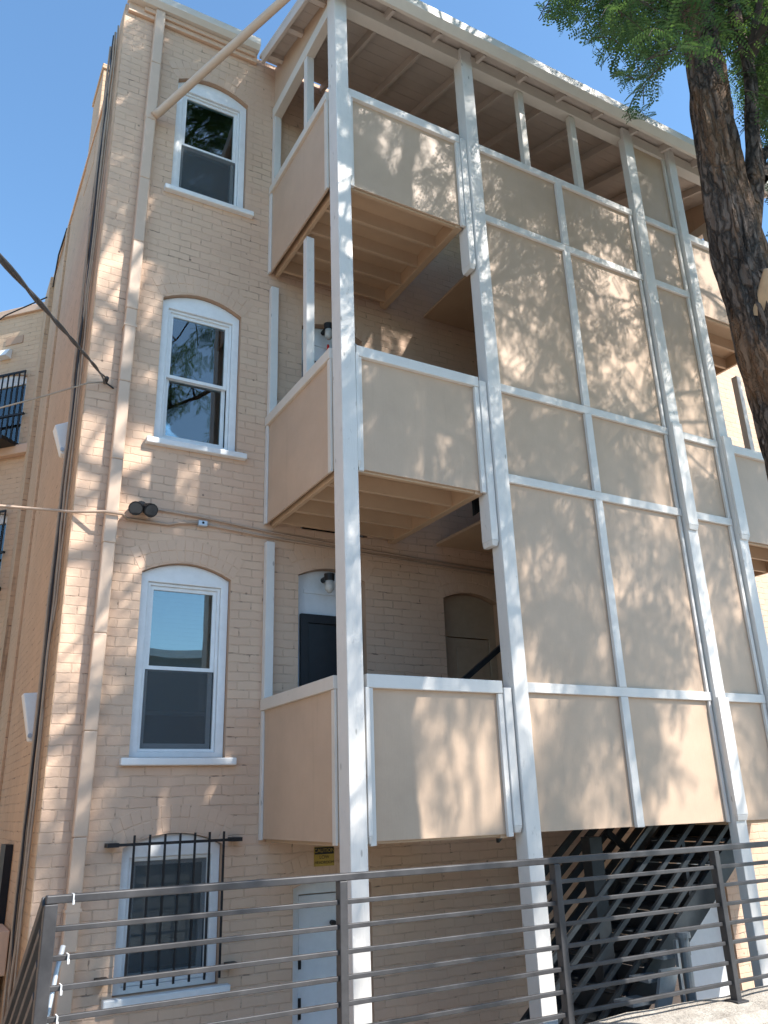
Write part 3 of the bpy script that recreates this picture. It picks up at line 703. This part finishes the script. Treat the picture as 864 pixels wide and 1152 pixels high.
MB().tube([(2.325, -.054, 4.19), (2.325, -.05, 4.19)], .012, 8).build('knockout', 'black', jb)
def wire(name, pts, r, mat, label, cat, group=None, sag=0, n=1):
    P = [Vector(p) for p in pts]; out = []
    for a, b in zip(P, P[1:]):
        for i in range(n): out.append(a.lerp(b, i / n))
    out.append(P[-1])
    return tag(MB().tube(out, r, 8).build(name, mat, smooth=True), label, cat, group)
wire('conduit', [(-2.48, -.03, 3.97), (.56, -.028, 4.10), (1.15, -.025, 4.135), (1.40, -.13, 4.14), (1.56, -.13, 4.14), (1.62, -.022, 4.14), (2.0, -.022, 4.135), (2.10, -.022, 4.165), (2.278, -.025, 4.185)], .013, 'conduit_paint', 'tan conduit running from the left across the corner to the junction box', 'conduit')
wire('conduit', [(2.372, -.022, 4.185), (2.9, -.02, 4.15), (4.4, -.02, 4.09), (7.6, -.02, 4.02)], .011, 'conduit_paint', 'lower tan conduit running from the junction box into the porch', 'conduit')
wire('conduit', [(1.80, -.02, 4.27), (2.3, -.02, 4.255), (2.98, -.02, 4.20), (4.4, -.02, 4.135), (7.6, -.02, 4.06)], .011, 'conduit_paint', 'upper tan conduit running from the floodlight into the porch', 'conduit')

# overhead service cable: two twisted strands
a = Vector((1.318, -.07, 5.486)); q = C + (F + R * ((0 - 432) / 915.23) - U * ((290 - 576) / 915.23)) * 2.6
d = (q - a); end = a + d * 2.6
oc = thing('overhead_cable', a, 'thick black service cable coming from the upper left to the brick corner', 'cable')
for s in (0, 1):
    pts = []
    for i in range(81):
        t = i / 80; ph = t * 60 + s * math.pi; rr_ = .012 + .035 * max(0, 1 - t * 9) * (1 if s else 0)
        p = a + (end - a) * t; p.z -= .35 * t * (1 - t) * 0
        pts.append(p + Vector((math.cos(ph) * .008, math.sin(ph) * .008, math.sin(ph) * .008 - (rr_ - .012) * 1.3)))
    MB().tube(pts, .0075, 6).build('strand', 'cable', oc, smooth=True)
MB().tube([(1.318, -.001, 5.486), (1.318, -.09, 5.486)], .022, 8).tube([(1.40, -.001, 5.44), (1.33, -.05, 5.45)], .009, 6).build('anchor', 'cable', oc)
wire('sagging_wire', [(1.30, -.05, 5.46), (1.16, -.06, 5.41), (.805, -.03, 5.206), (.454, .02, 5.028), (.0, .1, 4.86), (-1.6, .3, 4.5)], .008, 'cable_tan', 'thin brown wire sagging left from the cable anchor on the corner', 'wire')
wp = lambda s, z, o=.03: Vector((1.1, 5.3, 0)) + dr * s + nn * o + Vector((0, 0, z))
wire('sagging_wire', [wp(1.2, 9.6, .5), wp(.85, 9.45, .5), wp(.68, 9.05, .5), wp(.5, 8.93, .5), wp(.3, 9.05, .5), Vector((1.14, 4.9, 9.45)), Vector((1.10, 4.0, 9.6)), Vector((1.12, 3.4, 9.66))], .012, 'cable', 'dark wire looping under the pale parapet at the far left', 'wire', n=1)
cb = thing('cable_bundle', (1.1, .45, 0), 'bundle of weathered cables running down the side wall beside the corner', 'cables')
for k in range(7):
    pts = []; y0 = .22 + .055 * k
    for i in range(46):
        z = 10.2 - i * (10.6 / 45) + .0; w_ = noise.noise(Vector((k * 3.1, z * .55, 2))) * .12 + noise.noise(Vector((k * 3.1, z * 1.9, 5))) * .045
        pts.append((XC - .03 - .012 * (k % 3) - abs(w_) * .25, y0 + w_, z))
    MB().tube(pts, .009 + .003 * (k % 2), 6).build('strand', ('cable_tan', 'cable_tan', 'cable', 'cable_old')[k % 4], cb, smooth=True)
def wall_light(y, z, h, label, t):
    o = thing('wall_light', (XC, y, z), label, 'wall light')
    b = MB(); dx = .17
    b.hexa([(XC - .08, y - .06, z), (XC - .03, y - .06, z), (XC - .03, y + .06, z), (XC - .08, y + .06, z)], [(XC - dx, y - .08, z + h * t), (XC - .03, y - .08, z + h), (XC - .03, y + .08, z + h), (XC - dx, y + .08, z + h * t)])
    b.build('cover', 'plastic', o, bevel=.012)
    MB().box(XC - .029, XC - .007, y - .07, y + .07, z - .06, z + h).build('back_plate', 'galv', o)
    MB().tube([(XC - .075, y - .075, z + .045), (XC - .075, y - .055, z + .045)], .02, 10).build('sensor', 'galv', o)
wall_light(.72, 4.96, .36, 'upper white wall light on the side wall below the overhead cable', .8)
wall_light(.72, 2.22, .42, 'lower white wedge shaped wall light on the side wall near the second window up', .97)
# jar lamps over the two porch doors
def jar_lamp(x, z, label):
    o = thing('jar_lamp', (x, -.1, z), label, 'wall lamp', 'jar lamps over the porch doors')
    MB().tube([(x, .085, z + .03), (x, -.06, z + .03)], .028, 10).tube([(x, -.07, z + .06), (x, -.07, z - .01)], [.055, .05], 14).build('holder', 'black', o)
    MB().tube([(x, -.07, z - .011), (x, -.07, z - .10), (x, -.07, z - .135)], [.042, .046, .02], 14).build('jar', 'lampglass', o, smooth=True)
jar_lamp(3.645, 3.76, 'black jar lamp over the screen door of the lowest porch'); jar_lamp(3.66, 6.70, 'black jar lamp over the screen door of the middle porch')
r_ = MB(); r_.tube([(3.70, .03, 6.56), (3.70, .028, 6.50), (3.695, .026, 6.44)], [.012, .018, .012], 8)
r_.tube([(3.695, .026, 6.44), (3.69, .024, 6.40), (3.69, .024, 6.36)], [.012, .042, .02], 10)
tag(r_.build('door_charm', 'red', smooth=True), 'small red charm hanging on the middle porch door behind the corner post', 'ornament')
# caution sign
sg = thing('caution_sign', (3.6, -.01, 1.18), 'small black and yellow caution sign on the brick above the white ground floor door', 'sign')
MB().box(3.50, 3.70, -.008, -.003, 1.098, 1.262).build('board', 'yellow', sg)
MB().box(3.505, 3.695, -.011, -.0085, 1.198, 1.257).build('header', 'signblack', sg)
def text(t, size, x, z, y, mat, parent):
    c = bpy.data.curves.new('lettering', 'FONT'); c.body = t; c.size = size; c.align_x = 'CENTER'; c.align_y = 'CENTER'; c.extrude = .0006
    o = bpy.data.objects.new('lettering', c); COL.objects.link(o)
    bpy.context.view_layer.update()
    me = bpy.data.meshes.new_from_object(o); bpy.data.objects.remove(o)
    o = bpy.data.objects.new('lettering', me); COL.objects.link(o); me.materials.clear(); me.materials.append(M[mat])
    o.parent = parent; o.rotation_euler = (math.pi / 2, 0, 0); o.location = Vector((x, y, z)) - origin_of(parent)
text('CAUTION', .045, 3.60, 1.228, -.0125, 'yellow', sg); text('LOW', .042, 3.60, 1.172, -.0098, 'signblack', sg); text('HEADROOM', .034, 3.60, 1.128, -.0098, 'signblack', sg)

# ------------------------------------------------------------------ tree
tree = thing('locust_tree', (5.3, -4.2, 0), 'large locust tree with a leaning furrowed trunk and feathery leaves at the right', 'tree')
def bark_tube(path, nseg, nside, amp, name, mat='bark'):
    P = [Vector(p[:3]) for p in path]; Rr = [p[3] * .9 for p in path]
    def cr(v, t):
        i = min(int(t), len(v) - 2); f = t - i
        p0, p1, p2, p3 = v[max(i - 1, 0)], v[i], v[i + 1], v[min(i + 2, len(v) - 1)]
        return .5 * ((2 * p1) + (p2 - p0) * f + (2 * p0 - 5 * p1 + 4 * p2 - p3) * f * f + (3 * p1 - p0 - 3 * p2 + p3) * f ** 3)
    b = MB(); rings = []; u = None
    for i in range(nseg + 1):
        t = i / nseg * (len(P) - 1); p = cr(P, t); r = cr(Rr, t)
        d = (cr(P, min(t + .05, len(P) - 1)) - cr(P, max(t - .05, 0))).normalized()
        if u is None: u = d.orthogonal().normalized()
        u = (u - d * u.dot(d)).normalized(); w = d.cross(u); ring = []
        for k in range(nside):
            a = 2 * math.pi * k / nside; o = u * math.cos(a) + w * math.sin(a)
            tw = a + p.z * .22
            f = abs(noise.noise(Vector((math.cos(tw) * 3.2, math.sin(tw) * 3.2, p.z * .8)))) * 2
            f += .5 * abs(noise.noise(Vector((math.cos(tw) * 8, math.sin(tw) * 8, p.z * 1.8 + 9)))) * 2
            big = noise.noise(Vector((math.cos(a) * .9, math.sin(a) * .9, p.z * .7 + 3)))
            ring.append(b.bm.verts.new(p + o * (r * (1 + .10 * big) + amp * (f - .55))))
        rings.append(ring)
    for a_, c_ in zip(rings, rings[1:]):
        for k in range(nside): b.bm.faces.new((a_[k], a_[(k + 1) % nside], c_[(k + 1) % nside], c_[k]))
    b.bm.faces.new(rings[-1])
    return b.build(name, mat, tree, smooth=True)
TRUNK = [(5.50, -4.2, -.1, .32), (5.44, -4.2, .7, .25), (5.34, -4.2, 2.2, .215), (5.21, -4.2, 3.76, .205), (5.11, -4.2, 4.53, .20), (5.057, -4.2, 5.37, .192), (5.075, -4.2, 6.155, .18), (5.105, -4.2, 6.84, .16), (5.154, -4.2, 7.53, .135), (5.25, -4.25, 8.6, .125), (5.5, -4.5, 10.0, .11), (5.9, -4.9, 11.6, .09), (6.3, -5.2, 13.2, .05)]
tr = bark_tube(TRUNK, 170, 60, .035, 'trunk')
LIMB = [(5.10, -4.2, 5.15, .08), (5.23, -4.22, 5.65, .09), (5.41, -4.25, 6.2, .085), (5.49, -4.28, 6.75, .06), (5.607, -4.3, 7.47, .05), (5.66, -4.3, 8.35, .045), (6.0, -4.6, 9.6, .06), (6.6, -5.0, 10.8, .04)]
bark_tube(LIMB, 60, 20, .014, 'branch')
bark_tube([(5.40, -4.25, 6.18, .05), (5.62, -4.2, 6.44, .047), (5.80, -4.15, 6.70, .044), (6.3, -4.1, 7.1, .04), (7.2, -4.1, 7.8, .045), (8.3, -4.3, 8.9, .03)], 40, 14, .012, 'branch')
bark_tube([(5.48, -4.27, 6.2, .05), (5.75, -4.3, 6.52, .05), (6.05, -4.4, 6.68, .045), (6.8, -4.7, 7.1, .035), (7.7, -5.2, 8.0, .02)], 30, 12, .008, 'branch')
# sawn-off stub and bright scar on the right side of the trunk
bark_tube([(5.01, -4.27, 4.78, .065), (5.01, -4.37, 4.95, .055), (5.02, -4.42, 5.08, .04)], 8, 14, .008, 'branch_stub', 'stub')

def project(p):
    v = p - C; z = v.dot(F)
    if z < .05: return None
    return (432 + 915.23 * v.dot(R) / z, 576 - 915.23 * v.dot(U) / z)
# lower edge of the visible foliage (where the hanging sprays end against the sky)
EDGE = [(600, -10), (606, 30), (622, 44), (650, 42), (668, 80), (690, 92), (698, 136), (722, 140), (744, 134), (750, 60), (766, 62), (780, 90), (800, 95), (812, 60), (826, 150), (840, 160), (852, 150), (858, 300), (900, 320)]
def clear(p):                                  # foliage keeps to the part of the air the tree fills
    if p.y > -2.15 and p.z < 10.6: return False
    if p.z < 5.2: return False
    q = project(p)
    if q is None: return True
    u, v = q
    if u < -60 or u > 900 or v < -25: return True
    if v > 1180: return True
    if u < 600: return False
    for (a, b), (c, e) in zip(EDGE, EDGE[1:]):
        if a <= u <= c: return v < b + (e - b) * (u - a) / (c - a)
    return True
# limbs that carry the crown
nodes = []
for i, p in enumerate(TRUNK[8:]): nodes.append((Vector(p[:3]), p[3]))
for p in LIMB[4:]: nodes.append((Vector(p[:3]), p[3]))
nodes += [(Vector((7.2, -4.1, 7.8)), .045), (Vector((8.3, -4.3, 8.9)), .03), (Vector((7.7, -5.2, 8.0)), .02)]
CR = Vector((6.3, -6.3, 10.6)); RA = Vector((6.2, 4.6, 5.0))
limbs = MB()
for k in range(46):
    for _ in range(40):
        v = Vector(rng.normal(size=3)).normalized() * rng.uniform(.55, .95) ** .7
        tip = CR + Vector((v.x * RA.x, v.y * RA.y, v.z * RA.z))
        if tip.z < 6.2: continue
        s, r0 = min(nodes[:9], key=lambda n: (n[0] - tip).length + abs(n[0].z - tip.z) * .4)
        pts = []
        for i in range(9):
            t = i / 8; p = s.lerp(tip, t); p.z += .7 * math.sin(math.pi * t) * (1 if tip.z > s.z else 1.6)
            p += Vector((noise.noise(Vector((k, t * 3, 0))), noise.noise(Vector((k, t * 3, 5))), noise.noise(Vector((k, t * 3, 9))))) * .35 * t
            pts.append(p)
        if all(clear(p) for p in pts[2:]): break
    else: continue
    rr = [max(.012, min(r0 * .7, .07) * (1 - .85 * i / 8)) for i in range(9)]
    limbs.tube(pts, rr, 7, caps=False)
    for i in range(3, 9): nodes.append((pts[i], rr[i]))
limbs.build('limbs', 'twig', tree, smooth=True)

# compound leaves
NP = 8
def leaf_template():
    V_ = []; L = .20
    for i in range(NP):
        x = L * (i + .7) / NP; droop = -.18 * x * x / L
        ln = .039 * (1 - .35 * abs(i / NP - .45)); w = .0088
        for s in (-1, 1):
            a = Vector((x, 0, droop)); t = Vector((.35, s, -.25)).normalized(); n_ = Vector((1, 0, 0)) - t * t.x; n_.normalize()
            V_ += [a, a + t * ln * .5 + n_ * w, a + t * ln, a + t * ln * .5 - n_ * w]
    return np.array([list(v) for v in V_])
LT = leaf_template()
allv = []; twigs = MB()
def add_leaf(p, dirv, scale):
    d = dirv.normalized(); side = d.cross(Vector((rng.normal() * .35, rng.normal() * .35, 1))).normalized(); up = side.cross(d)
    Mx = np.array([list(d), list(side), list(up)])
    allv.append((LT * scale) @ Mx + np.array(list(p)))
def spray(p, out, n, ln, strict=True):
    d = Vector((out.x, out.y, 0)); d = d.normalized() if d.length > .01 else Vector((1, 0, 0))
    pts = []; q = p.copy(); dd = Vector((d.x, d.y, .15))
    for i in range(7):
        pts.append(q.copy()); dd.z -= .22; dd += Vector((rng.normal(), rng.normal(), 0)) * .12; q = q + dd.normalized() * ln / 6
    if strict and not all(clear(a) for a in pts): return False
    for i in range(n):
        t = (i + .6) / n * 6; j = min(int(t), 5); a = pts[j].lerp(pts[j + 1], t - j)
        ax = (pts[j + 1] - pts[j]).normalized(); s = ax.cross(Vector((0, 0, 1))).normalized() * (1 if i % 2 else -1)
        v = ax * .55 + s * rng.uniform(.5, 1.1) + Vector((rng.normal() * .3, rng.normal() * .3, -.35 + rng.normal() * .3))
        sc = rng.uniform(.75, 1.25)
        tip = a + v.normalized() * .22 * sc
        if strict and not clear(tip): continue
        add_leaf(a, v, sc)
    twigs.tube(pts, [.005, .005, .004, .004, .003, .003, .002], 3, caps=False)
    return True
def bough(p, n):
    for _ in range(n):
        q = p + Vector((rng.normal() * .25, rng.normal() * .25, rng.normal() * .2))
        out = q - Vector((5.5, -4.6, q.z)) + Vector((rng.normal(), rng.normal(), 0)) * 2.5
        if clear(q): spray(q, out, int(rng.integers(11, 18)), rng.uniform(.4, .75))
made = 0; tries = 0
while made < 118 and tries < 20000:            # boughs over the pavement between the street and the porch
    tries += 1
    x = rng.uniform(1.2, 9.8); y = 0 if x < 2.9 else -1.7
    zf = rng.uniform(.3, 10.2)
    if 3.0 < x < 4.6 and zf < 3.2 and rng.random() < .6: continue        # boughs left out so more sun reaches the lowest balcony
    if made > 100: x = rng.uniform(1.2, 2.2); y = 0; zf = rng.uniform(6.5, 10.4)
    p = Vector((x, y, zf)) + SUN / -SUN.y * (max(.6, (6.9 - zf) / 1.32) + rng.uniform(0, 3.2))
    if p.z < 6.6 or p.z > 15.5 or p.y < -8.5 or not clear(p): continue
    if not all(clear(p + Vector(o)) for o in ((.4, 0, 0), (-.4, 0, 0), (0, .4, 0), (0, -.4, 0), (0, 0, -.45))): continue
    made += 1; bough(p, int(rng.integers(15, 23)))
    s0, r0 = min(nodes, key=lambda n: (n[0] - p).length)
    m0 = s0.lerp(p, .5) + Vector((0, 0, .15))
    if clear(m0) : twigs.tube([s0, m0, p], [min(r0, .022), .014, .008], 5, caps=False)
for k in range(26):
    n0 = nodes[rng.integers(len(nodes))][0] + Vector(rng.normal(size=3)) * .5
    if n0.z > 6.8 and clear(n0): bough(n0, 6)
for k in range(16):                            # boughs hanging over the pavement above the camera
    n0 = Vector((3.4 + rng.normal() * .9, rng.uniform(-8.6, -5.6), rng.uniform(8.6, 11.6)))
    if clear(n0):
        bough(n0, 9); s0 = min(nodes, key=lambda n: (n[0] - n0).length)[0]
        twigs.tube([s0, s0.lerp(n0, .5) + Vector((0, 0, .25)), n0], [.025, .018, .008], 5, caps=False)
# low boughs seen against the sky beside and behind the trunk
for k in range(300):
    for _ in range(30):
        p = Vector((rng.uniform(3.9, 7.6), rng.uniform(-4.6, -2.4), rng.uniform(6.2, 10.2)))
        q = project(p)
        if q and 590 < q[0] < 900 and -60 < q[1] < 300 and clear(p): break
    else: continue
    spray(p, Vector((rng.normal() - .3, rng.normal() - .2, 0)), int(rng.integers(7, 13)), rng.uniform(.35, .8))
A = np.concatenate(allv).astype(np.float32)
nv = len(A); nf = nv // 4
me = bpy.data.meshes.new('crown'); me.vertices.add(nv); me.vertices.foreach_set('co', (A - np.array([5.3, -4.2, 0], dtype=np.float32)).ravel())
me.loops.add(nv); me.loops.foreach_set('vertex_index', np.arange(nv, dtype=np.int32))
me.polygons.add(nf); me.polygons.foreach_set('loop_start', np.arange(0, nv, 4, dtype=np.int32))
me.update(calc_edges=True); me.validate()
me.materials.append(M['leaf']); cro = bpy.data.objects.new('crown', me); COL.objects.link(cro); cro.parent = tree
twigs.build('twigs', 'twig', cro)
print('leaves', len(allv), 'faces', nf, 'sprays', made, tries)
